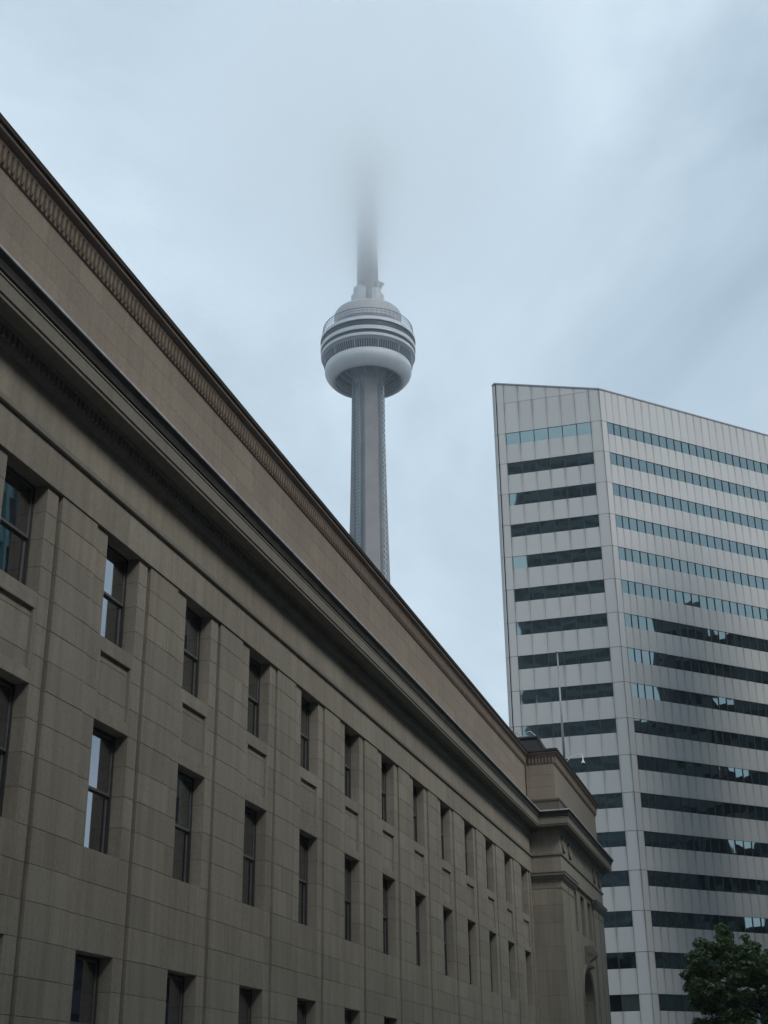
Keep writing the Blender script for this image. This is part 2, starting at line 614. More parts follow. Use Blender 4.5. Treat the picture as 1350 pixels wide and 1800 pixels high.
# ---- parapet (attic) storey
stones = []
J_old, CH_old = J, CH
J, CH = 0.003, 0.002
zs = [16.565, 17.30, 17.95, 18.60, 19.20]
for r in range(4):
    x = X0 - 2.4 + (0.62 if r % 2 else 0.0)
    while x < XP - 0.2:
        nx = x + rng.choice((1.1, 1.25, 1.4))
        if XP - nx < 0.6:
            nx = XP
        stone(x, nx, 0.04, 0.6, zs[r], zs[r + 1], 0.0015)
        x = nx
emit('parapet_block', stones, M['parapet'])
J, CH = J_old, CH_old
swept_blocks('parapet_band_block', 1.9, [(-0.3, 19.20), (-0.02, 19.20), (0.0, 19.215), (0.0, 19.60), (0.06, 19.62), (0.07, 19.68), (0.12, 19.74), (0.18, 19.78), (0.19, 19.84), (-0.3, 19.84)], M['brown'])
swept('parapet_cap', [(-0.35, 19.845), (0.20, 19.845), (0.235, 19.88), (0.24, 20.00), (0.20, 20.02), (-0.35, 20.04)], M['cap'])
# tongue ornament: a row of little stone leaves under the cap
def leaf_mesh():
    prof = [(0.005, 0.0), (0.05, 0.03), (0.075, 0.09), (0.08, 0.16), (0.085, 0.24), (0.10, 0.31), (0.13, 0.365)]
    wid = [0.03, 0.07, 0.09, 0.10, 0.108, 0.112, 0.118]
    vs, fs = [], []
    for (o, z), w in zip(prof, wid):
        vs += [(-w / 2, 0.03, z), (-w / 2, -o * 0.72, z), (0, -o, z), (w / 2, -o * 0.72, z), (w / 2, 0.03, z)]
    for i in range(len(prof) - 1):
        for q in range(4):
            fs.append((i * 5 + q, i * 5 + q + 1, i * 5 + 6 + q, i * 5 + 5 + q))
    fs += [(0, 1, 2, 3, 4), tuple((len(prof) - 1) * 5 + q for q in (4, 3, 2, 1, 0))]
    me = bpy.data.meshes.new('carved_leaf')
    me.from_pydata(vs, [], fs)
    me.materials.append(M['brown'])
    return me


leaf = leaf_mesh()
LS = 0.186
lx = [XP - 0.22 - LS * i for i in range(360)]
lx = [v for v in lx if v > X0 - 2]
lx.sort()
near = [v for v in lx if v > 16.5][:280]
far = [v for v in lx if v not in near]
for v in near:
    sput(put('carved_leaf', leaf, loc=(v, 0.0, 19.225)))
fm = MB()


def leaf_at(mb, x, y, rot=0):
    c, s = math.cos(rot), math.sin(rot)
    mb.raw([(x + v.co.x * c - v.co.y * s, y + v.co.x * s + v.co.y * c, 19.225 + v.co.z) for v in leaf.vertices], [tuple(p.vertices) for p in leaf.polygons])


for v in far:
    leaf_at(fm, v, 0.0)
for i in range(8):
    leaf_at(fm, XP, -0.22 - LS * i, -math.pi / 2)
for i in range(82):
    leaf_at(fm, XP + 0.1 + LS * i, PAV)
sput(fm.build('carved_leaf', M['brown'], kind='stuff'))

# ---- end pavilion
pv = MB()
FR = PAV + 0.12                              # wall between the pilasters
stones = []
sb = MB()
# side face, coursed
def side_stone(y0, y1, z0, z1, xf, m=None):
    y0 += J / 2; y1 -= J / 2; z0 += J / 2; z1 -= J / 2
    return (xf, y0, y1, z0, z1)


def side_blocks(name, zlist, xf, m, y_out):
    for i in range(len(zlist) - 1):
        cuts = [y_out, -0.0] if i % 2 else [y_out, y_out * 0.5, 0.0]
        for q in range(len(cuts) - 1):
            y0, y1 = cuts[q], cuts[q + 1]
            w, h = abs(y1 - y0) - J, zlist[i + 1] - zlist[i] - J
            me = box_mesh((round(w, 3), 0.3, round(h, 3)), m, name)
            o = put(name, me, loc=(xf, (y0 + y1) / 2, (zlist[i] + zlist[i + 1]) / 2), rot=(0, 0, -math.pi / 2))
            sput(o)


side_blocks('side_block', [0.0, 1.2, 2.4, 3.6, 4.8, 6.0, 7.2, 8.4, 9.6, 10.8, 11.7, 12.5], XP, M['ashlar'], PAV + 0.002)
side_blocks('side_block', [12.56, 13.39], XP, M['ashlar'], PAV + 0.002)
side_blocks('parapet_block', [17.30, 17.95, 18.60, 19.20], XP + 0.0, M['parapet'], PAV + 0.03)
pv.box(XP + 0.02, XP + 0.3, PAV + 0.3, -0.0, 0, 19.2)
# architrave / frieze of the pavilion
pv.box(XP - 0.03, XE + 0.03, PAV - 0.03, PAV + 0.5, 13.40, 14.25)
pv.box(XP - 0.03, XP + 0.5, PAV + 0.5, -0.02, 13.405, 14.25)
pv.box(XP - 0.01, XE + 0.01, PAV - 0.01, PAV + 0.5, 14.43, 15.66)
pv.box(XP - 0.01, XP + 0.5, PAV + 0.5, -0.02, 14.43, 15.66)
# pilasters at the two ends: two strips each with a deep groove
for a, b_ in ((XP, 74.85), (75.05, 76.85), (84.15, 85.95), (86.15, XE)):
    a_ = a + (0.02 if a == XP else 0.0)
    pv.box(a_, b_, PAV, PAV + 0.5, 0, 12.50)
    pv.box(a_, b_, PAV, PAV + 0.5, 12.56, 13.395)
    pv.box(a + 0.04, b_ - 0.02, PAV + 0.03, PAV + 0.45, 12.50, 12.56)
# wall with three slit windows over a tall arch
zs_w0, zs_w1 = 10.93, 13.12
wins = [(77.15, 78.45), (79.75, 81.15), (82.35, 83.75)]
xs = [76.85] + [v for w in wins for v in w] + [84.15]
pv.box(74.85, 75.05, FR, FR + 0.4, 0, 13.395)
pv.box(85.95, 86.15, FR, FR + 0.4, 0, 13.395)
for q in range(0, len(xs), 2):
    pv.box(xs[q], xs[q + 1], FR, FR + 0.6, zs_w0, 13.395)
for a, b_ in wins:
    pv.box(a, b_, FR, FR + 0.6, zs_w1, 13.395)
pv.box(76.85, 84.15, FR, FR + 0.6, 9.7, zs_w0)
AC, AR, AZ = 80.45, 1.80, 7.32
seg = 28
pts = [(AC + AR * math.cos(math.pi * i / seg), AZ + AR * math.sin(math.pi * i / seg)) for i in range(seg + 1)]
for i in range(seg):
    (xa, za), (xb, zb) = pts[i], pts[i + 1]
    vs = [(xa, FR, za), (xb, FR, zb), (xb, FR, 9.7), (xa, FR, 9.7), (xa, FR + 0.6, za), (xb, FR + 0.6, zb), (xb, FR + 0.6, 9.7), (xa, FR + 0.6, 9.7)]
    pv.raw(vs, [(0, 3, 2, 1), (0, 1, 5, 4), (4, 5, 6, 7)])
pv.box(76.85, AC - AR, FR, FR + 0.6, 0, 9.7)
pv.box(AC + AR, 84.15, FR, FR + 0.6, 0, 9.7)
pv.box(XE - 0.4, XE, PAV + 0.5, 6.0, 0, 15.66)
sput(pv.build('pavilion_wall', M['ashlar']))
# archivolt
av = MB()
for i in range(seg):
    t0, t1 = math.pi * i / seg, math.pi * (i + 1) / seg
    for r0, r1, o in ((AR - 0.02, AR + 0.14, 0.05), (AR + 0.14, AR + 0.26, 0.09)):
        c = [(AC + r * math.cos(t), AZ + r * math.sin(t)) for r, t in ((r0, t0), (r1, t0), (r1, t1), (r0, t1))]
        vs = [(x_, FR - o, z_) for x_, z_ in c] + [(x_, FR + 0.02, z_) for x_, z_ in c]
        av.raw(vs, [(0, 1, 2, 3), (0, 4, 5, 1), (1, 5, 6, 2), (2, 6, 7, 3), (3, 7, 4, 0)])
for s in (-1, 1):
    a, b_ = sorted((AC + s * (AR - 0.02), AC + s * (AR + 0.14)))
    av.box(a, b_, FR - 0.05, FR + 0.02, 0, AZ)
    a, b_ = sorted((AC + s * (AR + 0.14), AC + s * (AR + 0.26)))
    av.box(a, b_, FR - 0.09, FR + 0.02, 0, AZ)
sput(av.build('archivolt', M['cornice']))
# scroll keystone
kp = [(-0.1, 10.34), (.30, 10.38), (.48, 10.32), (.62, 10.17), (.67, 9.99), (.62, 9.82), (.50, 9.69), (.36, 9.60), (.27, 9.52), (.25, 9.46), (.32, 9.45), (.41, 9.38), (.42, 9.25), (.34, 9.15), (.20, 9.12), (.08, 9.16), (-0.1, 9.0)]
ks = MB()
k0, k1 = AC - 0.33, AC + 0.33
nk = len(kp)
ks.raw([(k0, FR - o, z) for o, z in kp] + [(k1, FR - o, z) for o, z in kp],
       [tuple(range(nk)), tuple(range(2 * nk - 1, nk - 1, -1))] + [(i, nk + i, nk + (i + 1) % nk, (i + 1) % nk) for i in range(nk)])
for cx_, cz_, rr in ((.40, 10.02, .19), (.30, 9.28, .09)):
    ks.tube((k0 - 0.035, FR - cx_, cz_), (k1 + 0.035, FR - cx_, cz_), rr, rr, 20)
    ks.tube((k0 - 0.06, FR - cx_, cz_), (k1 + 0.06, FR - cx_, cz_), rr * .4, rr * .4, 12)
sput(ks.build('keystone', M['cornice']))
# capitals wrapped round the pilasters
cprof = [(0.0, 12.90), (0.03, 12.92), (0.03, 12.97), (0.06, 12.99), (0.12, 13.05), (0.17, 13.14), (0.19, 13.20), (0.23, 13.21), (0.23, 13.34), (0.26, 13.35), (0.26, 13.397), (0.0, 13.397)]
swept('capital', cprof, M['cornice'], [(XP, -0.035), (XP, PAV), (76.9, PAV), (76.9, PAV + 0.3)])
swept('capital', cprof, M['cornice'], [(84.1, PAV + 0.3), (84.1, PAV), (XE, PAV), (XE, 4.0)])
# carved wreaths on the frieze above the pilasters
for cx_ in (73.95, 76.0, 85.0, 87.05):
    wm = MB()
    nt, ns = 24, 8
    vs, fs = [], []
    for i in range(nt):
        a = 2 * math.pi * i / nt
        bmp = 1 + 0.12 * (i % 2)
        for j in range(ns):
            b_ = 2 * math.pi * j / ns
            rr = 0.36 + 0.10 * bmp * math.cos(b_)
            vs.append((rr * math.cos(a), -0.09 * bmp * math.sin(b_), rr * math.sin(a)))
    for i in range(nt):
        for j in range(ns):
            fs.append((i * ns + j, ((i + 1) % nt) * ns + j, ((i + 1) % nt) * ns + (j + 1) % ns, i * ns + (j + 1) % ns))
    wm.raw(vs, fs)
    wm.tube((0, -0.05, 0), (0, 0.03, 0), 0.15, 0.17, 16)
    o = put('carved_wreath', wm.mesh('carved_wreath', M['cornice'], True), loc=(cx_, PAV - 0.03, 14.97))
    sput(o)
# window panes of the slit windows and the arch
for a, b_ in wins:
    fm2 = MB()
    z0, z1, yy = zs_w0, zs_w1, FR + 0.42
    fm2.box(a, a + .07, yy, yy + .1, z0, z1).box(b_ - .07, b_, yy, yy + .1, z0, z1).box(a + .07, b_ - .07, yy, yy + .1, z1 - .07, z1).box(a + .07, b_ - .07, yy, yy + .1, z0, z0 + .07).box(a + .07, b_ - .07, yy, yy + .1, 12.0, 12.06)
    w = sput(fm2.build('window', M['sash']))
    w.location = Vector((-40, -8, 0))
    pn = MB().raw([(a + .06, yy + .05, z0 + .06), (b_ - .06, yy + .05, z0 + .06), (b_ - .06, yy + .05, z1 - .06), (a + .06, yy + .05, z1 - .06)], [(0, 1, 2, 3)]).build('pane', M['pane'], w)
yy = FR + 0.5
ag = MB()
ring = [(x_, yy, z_) for x_, z_ in pts] + [(AC - AR, yy, 0.2), (AC + AR, yy, 0.2)]
ag.raw(ring, [tuple(range(len(ring)))[::-1]])
o = sput(ag.build('arch_window', M['pane']))
gb = MB()
for dx in (-0.9, 0, 0.9):
    gb.box(AC + dx - .04, AC + dx + .04, yy - .07, yy - .005, 0.2, AZ + math.sqrt(AR * AR - dx * dx) - .02)
for z_ in (2.2, 4.2, 6.0, 7.32):
    gb.box(AC - AR, AC + AR, yy - .09, yy - .01, z_ - .04, z_ + .04)
gb.build('glazing_bar', M['sash'], o)
# dark iron grille seen at the foot of the arch
gr = MB()
for i in range(9):
    gr.tube((AC - AR + 0.2 + i * 0.4, FR + 0.12, 3.9), (AC - AR + 0.2 + i * 0.4, FR + 0.12, 5.15), .03, .012, 6)
    gr.tube((AC - AR + 0.2 + i * 0.4 - .07, FR + 0.12, 4.95), (AC - AR + 0.2 + i * 0.4 + .07, FR + 0.12, 4.95), .025, .025, 6)
gr.box(AC - AR, AC + AR, FR + 0.08, FR + 0.16, 3.9, 4.0)
sput(gr.build('iron_grille', M['black']))
# pavilion parapet
pp = MB()
pp.box(XP + 0.3, XE - 0.05, PAV + 0.04, PAV + 0.5, 17.30, 19.20)
pp.box(XE - 0.5, XE - 0.05, PAV + 0.5, 6.0, 17.30, 19.20)
pp.box(XP + 0.02, XP + 0.3, PAV + 0.07, PAV + 0.5, 17.30, 19.20)
sput(pp.build('pavilion_parapet', M['parapet']))
swept('plinth', [(-0.3, 16.565), (0.15, 16.565), (0.15, 17.13), (0.20, 17.17), (0.21, 17.25), (0.17, 17.295), (-0.3, 17.295)], M['stained'],
      [(XP, -0.03), (XP, PAV), (XE, PAV), (XE, 6.0)])
# roof slab behind the parapets
rf = MB()
rf.box(X0 - 2.5, XE - 0.5, 0.9, 24, 18.9, 19.1)
rf.box(XP + 0.35, XE - 0.5, PAV + 0.5, 0.9, 18.9, 19.1)
rf.box(X0 - 2.5, XE - 0.5, 23.6, 24, 0, 18.9)
sput(rf.build('roof', M['slate']))
for o in station.children:
    if o.type == 'MESH' and o.location.length == 0.0:
        o.location = (-40, -8, 0)

# ---- things on the station roof
lant = thing('roof_lantern', 'dark hipped roof lantern with thin glazing frames behind the corner parapet', 'skylight', (86.5, 2.5, 19.1))
lm = MB()
b0, b1, zt = [(-4, -3.6), (3.5, -3.6), (3.5, 4), (-4, 4)], [(-2.6, -1.35), (2.5, -1.35), (2.5, 2.2), (-2.6, 2.2)], 4.55
lm.raw([(p[0], p[1], 0) for p in b0] + [(p[0], p[1], 2.6) for p in [(-3.2, -2.55), (3.0, -2.55), (3.0, 3.2), (-3.2, 3.2)]] + [(p[0], p[1], zt) for p in b1],
       [(0, 1, 5, 4), (1, 2, 6, 5), (2, 3, 7, 6), (3, 0, 4, 7), (4, 5, 9, 8), (5, 6, 10, 9), (6, 7, 11, 10), (7, 4, 8, 11), (8, 9, 10, 11)])
lm.build('body', M['black'], lant)
fr = MB()
for a, b_ in (((-4.03, -3.6, 0.05), (-2.63, -1.35, zt)), ((-3.3, -2.6, 2.55), (-3.3, 3.2, 2.55)), ((-2.65, -1.35, zt), (-2.65, 2.2, zt))):
    fr.tube(a, b_, .09, .09, 6)
fr.build('rib', M['slate'], lant)
tr = MB()
for i in range(6):
    y = -1.3 + i * 0.85
    tr.tube((-2.6, y, zt), (-2.6, y + 0.42, zt + 0.42), .035, .035, 6)
    tr.tube((-2.6, y + 0.42, zt + 0.42), (-2.6, y + 0.85, zt + 0.28), .035, .035, 6)
tr.build('top_frame', M['flash'], lant)

fp = thing('flagpole', 'bare tapered grey flagpole on the roof of the corner pavilion', 'flagpole', (80.45, -1.0, 19.1))
MB().tube((0, 0, 0), (0, 0, 8.85), 0.09, 0.045, 14).build('pole', flat_mat('weathered_pole', (0.27, 0.29, 0.30), 0.5, 0.3), fp, True)
MB().tube((0, 0, 0), (0, 0, 0.25), 0.3, 0.26, 14).build('base', M['slate'], fp)
MB().lathe([(0.0, 0.0), (0.09, .03), (0.12, .1), (0.09, .18), (0, .2)], 12).build('finial', M['flash'], fp, True, loc=(0, 0, 8.85))

cc = thing('security_camera', 'small white dome camera hanging from a curved arm off the parapet', 'camera', (76.2, -1.9, 20.0))
am = MB()
ap = [(0, 0.15, 0.0), (0, -0.05, 0.22), (0, -0.2, 0.33), (0, -0.45, 0.40), (0, -0.72, 0.42), (0, -0.80, 0.40), (0, -0.82, 0.3)]
for a, b_ in zip(ap, ap[1:]):
    am.tube(a, b_, .022, .022, 8)
WH = flat_mat('white_enamel', (0.75, 0.75, 0.74), 0.35)
am.build('arm', WH, cc, True)
MB().lathe([(0.0, 0.30), (0.025, 0.30), (0.03, 0.14), (0.05, 0.02), (0.105, -0.06), (0.115, -0.13), (0.0, -0.13)], 18, 0, -0.82).build('housing', WH, cc, True)
MB().lathe([(0.0, -0.22), (0.05, -0.21), (0.085, -0.17), (0.09, -0.132), (0, -0.131)], 18, 0, -0.82).build('lens_dome', M['black'], cc, True)

# ------------------------------------------------------------------ white office block (right)
OV = Vector((132.12, 0.52, 0))
AB, AC_ = R_(90.84), R_(-45.07)
office = thing('office_building', 'white panelled office block with dark ribbon windows and a slanted roof edge', 'building', OV)
dB = Vector((math.cos(AB), math.sin(AB), 0))
dC = Vector((math.cos(AC_), math.sin(AC_), 0))
nB = Vector((-dB.y, dB.x, 0))              # outward from face B (towards the camera)
nC = Vector((dC.y, -dC.x, 0))
STO, WT, WH_ = 3.700, 70.80, 1.44


def panel_mat():
    m, nd, lk, b = mat('white_precast_panel')
    r, pos = rnd_fac(nd, lk)
    big = N(nd, 'ShaderNodeTexNoise', Scale=0.08, Detail=3.0)
    lk.new(pos, big.inputs['Vector'])
    mx = N(nd, 'ShaderNodeMix', data_type='RGBA')
    mx.inputs[6].default_value = (0.525, 0.52, 0.525, 1)
    mx.inputs[7].default_value = (0.53, 0.535, 0.505, 1)
    lk.new(big.outputs['Fac'], mx.inputs[0])
    hv = N(nd, 'ShaderNodeHueSaturation')
    mr = N(nd, 'ShaderNodeMapRange')
    mr.inputs[3].default_value = 0.955
    mr.inputs[4].default_value = 1.03
    lk.new(r, mr.inputs[0])
    lk.new(mr.outputs[0], hv.inputs['Value'])
    lk.new(mx.outputs[2], hv.inputs['Color'])
    # rain stains run down from both ends of each panel (local coordinates: x 0..1 over the width, z 0..1 over the height)
    tc2 = N(nd, 'ShaderNodeTexCoord')
    uv = N(nd, 'ShaderNodeSeparateXYZ')
    lk.new(tc2.outputs['UV'], uv.inputs[0])
    a = N(nd, 'ShaderNodeMath', operation='SUBTRACT'); a.inputs[1].default_value = 0.5
    lk.new(uv.outputs[0], a.inputs[0])
    ab = N(nd, 'ShaderNodeMath', operation='ABSOLUTE'); lk.new(a.outputs[0], ab.inputs[0])
    ed = N(nd, 'ShaderNodeMapRange'); ed.inputs[1].default_value = 0.30; ed.inputs[2].default_value = 0.5
    lk.new(ab.outputs[0], ed.inputs[0])
    vv = N(nd, 'ShaderNodeMapRange'); vv.inputs[1].default_value = 0.25; vv.inputs[2].default_value = 1.0
    vv.inputs[3].default_value = 0.25; vv.inputs[4].default_value = 1.0
    lk.new(uv.outputs[1], vv.inputs[0])
    mu = N(nd, 'ShaderNodeMath', operation='MULTIPLY')
    lk.new(ed.outputs[0], mu.inputs[0]); lk.new(vv.outputs[0], mu.inputs[1])
    mp2 = N(nd, 'ShaderNodeMapping'); mp2.inputs['Scale'].default_value = (2.2, 2.2, 0.12)
    sn = N(nd, 'ShaderNodeTexNoise', Scale=1.0, Detail=3.0)
    lk.new(pos, mp2.inputs['Vector']); lk.new(mp2.outputs[0], sn.inputs['Vector'])
    sm = N(nd, 'ShaderNodeMapRange'); sm.inputs[1].default_value = 0.3; sm.inputs[2].default_value = 0.7
    sm.inputs[3].default_value = 0.25; sm.inputs[4].default_value = 1.1
    lk.new(sn.outputs['Fac'], sm.inputs[0])
    m2 = N(nd, 'ShaderNodeMath', operation='MULTIPLY')
    lk.new(mu.outputs[0], m2.inputs[0]); lk.new(sm.outputs[0], m2.inputs[1])
    m3 = N(nd, 'ShaderNodeMath', operation='MULTIPLY'); m3.inputs[1].default_value = 0.85
    lk.new(m2.outputs[0], m3.inputs[0])
    dk = N(nd, 'ShaderNodeMix', data_type='RGBA', blend_type='MULTIPLY')
    dk.inputs[7].default_value = (0.50, 0.47, 0.45, 1)
    lk.new(m3.outputs[0], dk.inputs[0]); lk.new(hv.outputs[0], dk.inputs[6])
    lk.new(dk.outputs[2], b.inputs['Base Color'])
    b.inputs['Roughness'].default_value = 0.55
    return m


PM = panel_mat()
DG = flat_mat('dark_joint', (0.035, 0.035, 0.04), 0.7)
OG = glass_mat('office_glass', (0.34, 0.45, 0.455), (0.008, 0.014, 0.018), 0.60, 0.02, 0.032, 0.4)
OG2 = glass_mat('office_glass_clean', (0.34, 0.45, 0.455), (0.008, 0.014, 0.018), 0.68, 0.02, 0.012, 0.3)


def quad_panel(w, z0a, z1a, z1b, t=0.10):
    """panel mesh in face coordinates: x along the face, y outward negative, z up (top may slope)"""
    vs = [(0, -t, 0), (w, -t, 0), (w, -t, z1b), (0, -t, z1a), (0, 0, 0), (w, 0, 0), (w, 0, z1b), (0, 0, z1a)]
    fs = [(0, 1, 2, 3), (0, 4, 5, 1), (1, 5, 6, 2), (2, 6, 7, 3), (3, 7, 4, 0)]
    me = bpy.data.meshes.new('panel')
    me.from_pydata(vs, [], fs)
    me.materials.append(PM)
    uvl = me.uv_layers.new(name='UVMap')
    co = [(0, 0), (1, 0), (1, 1), (0, 1)] * 2
    for p in me.polygons:
        for li in p.loop_indices:
            uvl.data[li].uv = co[me.loops[li].vertex_index]
    return me


pcache = {}


def pmesh(w, h, h2=None):
    k = (round(w, 3), round(h, 3), round(h2 or h, 3))
    if k not in pcache:
        pcache[k] = quad_panel(w, 0, h, h2 or h)
    return pcache[k]


class Face:
    """a facade plane of the office; u runs along it from the corner, pieces stand on a dark backing"""
    def __init__(s, d, n, flip):
        s.d, s.n = d, n
        # local x axis must run so that -y is outward
        s.flip = flip
        s.ang = math.atan2(d.y, d.x) + (math.pi if flip else 0)

    def place(s, name, me, u0, u1, z, parent=office, out=0.0):
        u = u1 if s.flip else u0
        p = s.d * u + s.n * out
        return put(name, me, parent, loc=(p.x, p.y, z), rot=(0, 0, s.ang))


# face B runs +Y with outward -X: local x must be -dB so that local -y = outward (-X)
FB, FC = Face(dB, nB, True), Face(dC, nC, False)
GAP = 0.024
panels, glasses = [], []


def facade(F, us, zroof, base_u, end_u, tilt):
    for k in range(-1, 19):
        zt = WT - STO * k                 # window head
        zs0 = zt - WH_                    # sill
        if k == 18:
            zs0 = max(zs0, 1.0)
        for a, b_ in zip(us, us[1:]):
            if k >= 0:
                # spandrel below the window
                zb = zt - STO
                if zb < 0.2:
                    continue
                panels.append((F, a + GAP / 2, b_ - GAP / 2, zb + 0.02, zs0 - zb - 0.02, None))
                glasses.append((F, a, b_, zs0, zt))


uB = [1.13 + 1.573 * i for i in range(7)]
uC = [0.75, 1.67, 2.56] + [2.56 + 1.072 * i for i in range(1, 29)]
facade(FB, uB, 0, 0, 0, 1)
facade(FC, uC, 0, 0, 0, 1)
TOPV, TOPL = 74.66, 77.25
uBL = 11.50                               # left end of face B


def roof_at(u):
    return TOPV + (TOPL - TOPV) * max(0.0, min(1.0, u / uBL))


# crown panels above the top windows
zj = 74.62
for a, b_ in zip(uB, uB[1:]):
    panels.append((FB, a + GAP / 2, b_ - GAP / 2, WT + 0.02, zj - WT - 0.07, None))
    h1, h2 = roof_at(a) - zj, roof_at(b_) - zj
    if h1 > 0.05:
        panels.append((FB, a + GAP / 2, b_ - GAP / 2, zj - 0.01, h2, h1))
    else:
        panels.append((FB, a + GAP / 2, b_ - GAP / 2, zj - 0.01, h2, 0.05))
for a, b_ in zip(uC, uC[1:]):
    panels.append((FC, a + GAP / 2, b_ - GAP / 2, WT + 0.02, TOPV - WT - 0.02, None))
# corner columns, one piece per storey
cols = []
for F, a, b_ in ((FB, -0.03, 1.13), (FC, -0.01, 0.75), (FB, 10.568, 11.42)):
    for k in range(0, 20):
        zt = WT - STO * (k - 1)
        zb = zt - STO
        if k == 0:
            zt = min(zt, roof_at((a + b_) / 2) if F is FB else TOPV)
        if zb < 0:
            zb = 0.0
        if k == 0:
            zt = zj
        if zt - zb > 0.3:
            panels.append((F, a + 0.025, b_ - 0.025, zb + 0.02, zt - zb - 0.045, None))
    if F is FB:
        panels.append((F, a + 0.025, b_ - 0.025, zj - 0.01, roof_at(b_) - zj, max(roof_at(a) - zj, 0.04)))


def size_key(p):
    F, a, b_, z, h, h2 = p
    c = OV + F.d * ((a + b_) / 2)
    return -(b_ - a) * h / ((c - Vector((0, -13.5, 0))).length ** 2)


def vis(p):
    F, a, b_, z = p[:4]
    return (F is FB and z > 8) or (F is FC and a < 24 and z > 7)


panels.sort(key=lambda p: (not vis(p), size_key(p)))
for F, a, b_, z, h, h2 in panels[:300]:
    F.place('panel', pmesh(b_ - a, h, h2), a, b_, z)
mb = MB()
uvs = []
for F, a, b_, z, h, h2 in panels[300:]:
    me = pmesh(b_ - a, h, h2)
    u = b_ if F.flip else a
    M4 = Matrix.Translation(F.d * u + Vector((0, 0, z))) @ Matrix.Rotation(F.ang, 4, 'Z')
    n0 = len(mb.v)
    mb.raw([M4 @ v.co for v in me.vertices], [tuple(p.vertices) for p in me.polygons])
me = mb.mesh('panel', PM)
uvl = me.uv_layers.new(name='UVMap')
co = [(0, 0), (1, 0), (1, 1), (0, 1)] * 2
for p in me.polygons:
    for li in p.loop_indices:
        uvl.data[li].uv = co[me.loops[li].vertex_index % 8]
put('panel', me, office, kind='stuff')

# window panes and mullions
glasses.sort(key=lambda p: (not vis(p), size_key((p[0], p[1], p[2], p[3], 1.4, None))))
gcache = {}


def gmesh(w, h, m):
    k = (round(w, 3), round(h, 3), m.name)
    if k not in gcache:
        gcache[k] = MB().raw([(0, 0, 0), (w, 0, 0), (w, 0, h), (0, 0, h)], [(0, 1, 2, 3)]).mesh('pane', m)
    return gcache[k]


mull = MB()
gst = MB()
for i, (F, a, b_, z0, z1) in enumerate(glasses):
    w = b_ - a
    gm = OG if F is FC else OG2
    tilt = (rng.gauss(0, 0.0035), 0, 0)
    if i < 300:
        o = F.place('pane', gmesh(w - 0.09, z1 - z0, gm), a + 0.045, b_ - 0.045, z0, out=0.02)
        o.rotation_euler = (rng.gauss(0, 0.004), 0, F.ang + rng.gauss(0, 0.004))
    else:
        u = b_ - 0.045 if F.flip else a + 0.045
        M4 = Matrix.Translation(F.d * u + F.n * 0.02 + Vector((0, 0, z0))) @ Matrix.Rotation(F.ang + rng.gauss(0, 0.004), 4, 'Z')
        me = gmesh(w - 0.09, z1 - z0, gm)
        gst.raw([M4 @ v.co for v in me.vertices], [(0, 1, 2, 3)])
gst.build('pane', OG, office, kind='stuff')
for F, us in ((FB, uB), (FC, uC)):
    for u in us:
        for k in range(0, 19):
            z1 = WT - STO * k
            z0 = max(z1 - WH_, 0.3)
            p, q = F.d * (u - 0.045), F.d * (u + 0.045)
            o = F.n * 0.075
            i_ = F.n * 0.0
            mull.prism([(p + i_).to_2d(), (q + i_).to_2d(), (q + o).to_2d(), (p + o).to_2d()] if F is FB else [(p + o).to_2d(), (q + o).to_2d(), (q + i_).to_2d(), (p + i_).to_2d()], z0, z1)
mull.build('mullion', DG, office, kind='stuff')
# backing body of the block
e1 = dB * uBL
ch = e1 + Vector((0.45, 0.38, 0))
ce = dC * 33.5
body = [(0, 0), ce.to_2d(), (ce.x + 28, ce.y + 26), (ch.x + 34, ch.y), ch.to_2d(), e1.to_2d()]
body = [(v[0], v[1]) for v in body]
# pull the backing 2 cm inside the faces
cen = Vector((25, -2))
bi = []
for v in body:
    d = (cen - Vector(v)).normalized() * 0.04
    bi.append((v[0] + d.x, v[1] + d.y))
MB().prism(bi, 0, [TOPV - .1, TOPV - .1, TOPV - .1, TOPL - .1, TOPL - .1, TOPL - .1]).build('body', DG, office)
# chamfered far corner, cladding piece per storey
cf = MB()
for k in range(0, 20):
    zt = WT - STO * (k - 1)
    zb = max(zt - STO, 0)
    if k == 0:
        zt = TOPL - 0.05
    if zt - zb < 0.3:
        continue
    a = e1 - dB * 0.06
    b_ = ch
    n = (Vector((b_.y - a.y, -(b_.x - a.x), 0))).normalized() * -0.1
    a = a + dB * 0.08
    me = MB().prism([(a + n).to_2d(), a.to_2d(), b_.to_2d(), (b_ + n).to_2d()], zb + 0.02, zt - 0.025).mesh('corner_panel', PM)
    put('corner_panel', me, office)
# metal coping along the sloping roof edge
cp = MB()
def cop(p, q, za, zb, n):
    o, i_ = n * 0.16, n * -0.3
    vs = [(*(p + o).to_2d(), za), (*(q + o).to_2d(), zb), (*(q + i_).to_2d(), zb), (*(p + i_).to_2d(), za)]
    vs += [(v[0], v[1], v[2] + 0.16) for v in vs]
    cp.raw(vs, [(0, 3, 2, 1), (4, 5, 6, 7), (0, 1, 5, 4), (1, 2, 6, 5), (2, 3, 7, 6), (3, 0, 4, 7)])
cop(e1 + dB * 0.1, Vector((0, 0, 0)), TOPL + .0, TOPV, nB)
cop(Vector((0, 0, 0)) - dC * 0.1, ce, TOPV + 0.002, TOPV + 0.002, nC)
cop(ch, e1, TOPL + 0.003, TOPL + 0.003, Vector((-0.8, 0.6, 0)))
cp.build('coping', flat_mat('coping_metal', (0.27, 0.26, 0.29), 0.5, 0.2), office)

# ------------------------------------------------------------------ observation tower
def at_old(azdeg, L):
    a = R_(azdeg) - 1.28456756
    return L * math.cos(a), L * math.sin(a) - 13.5


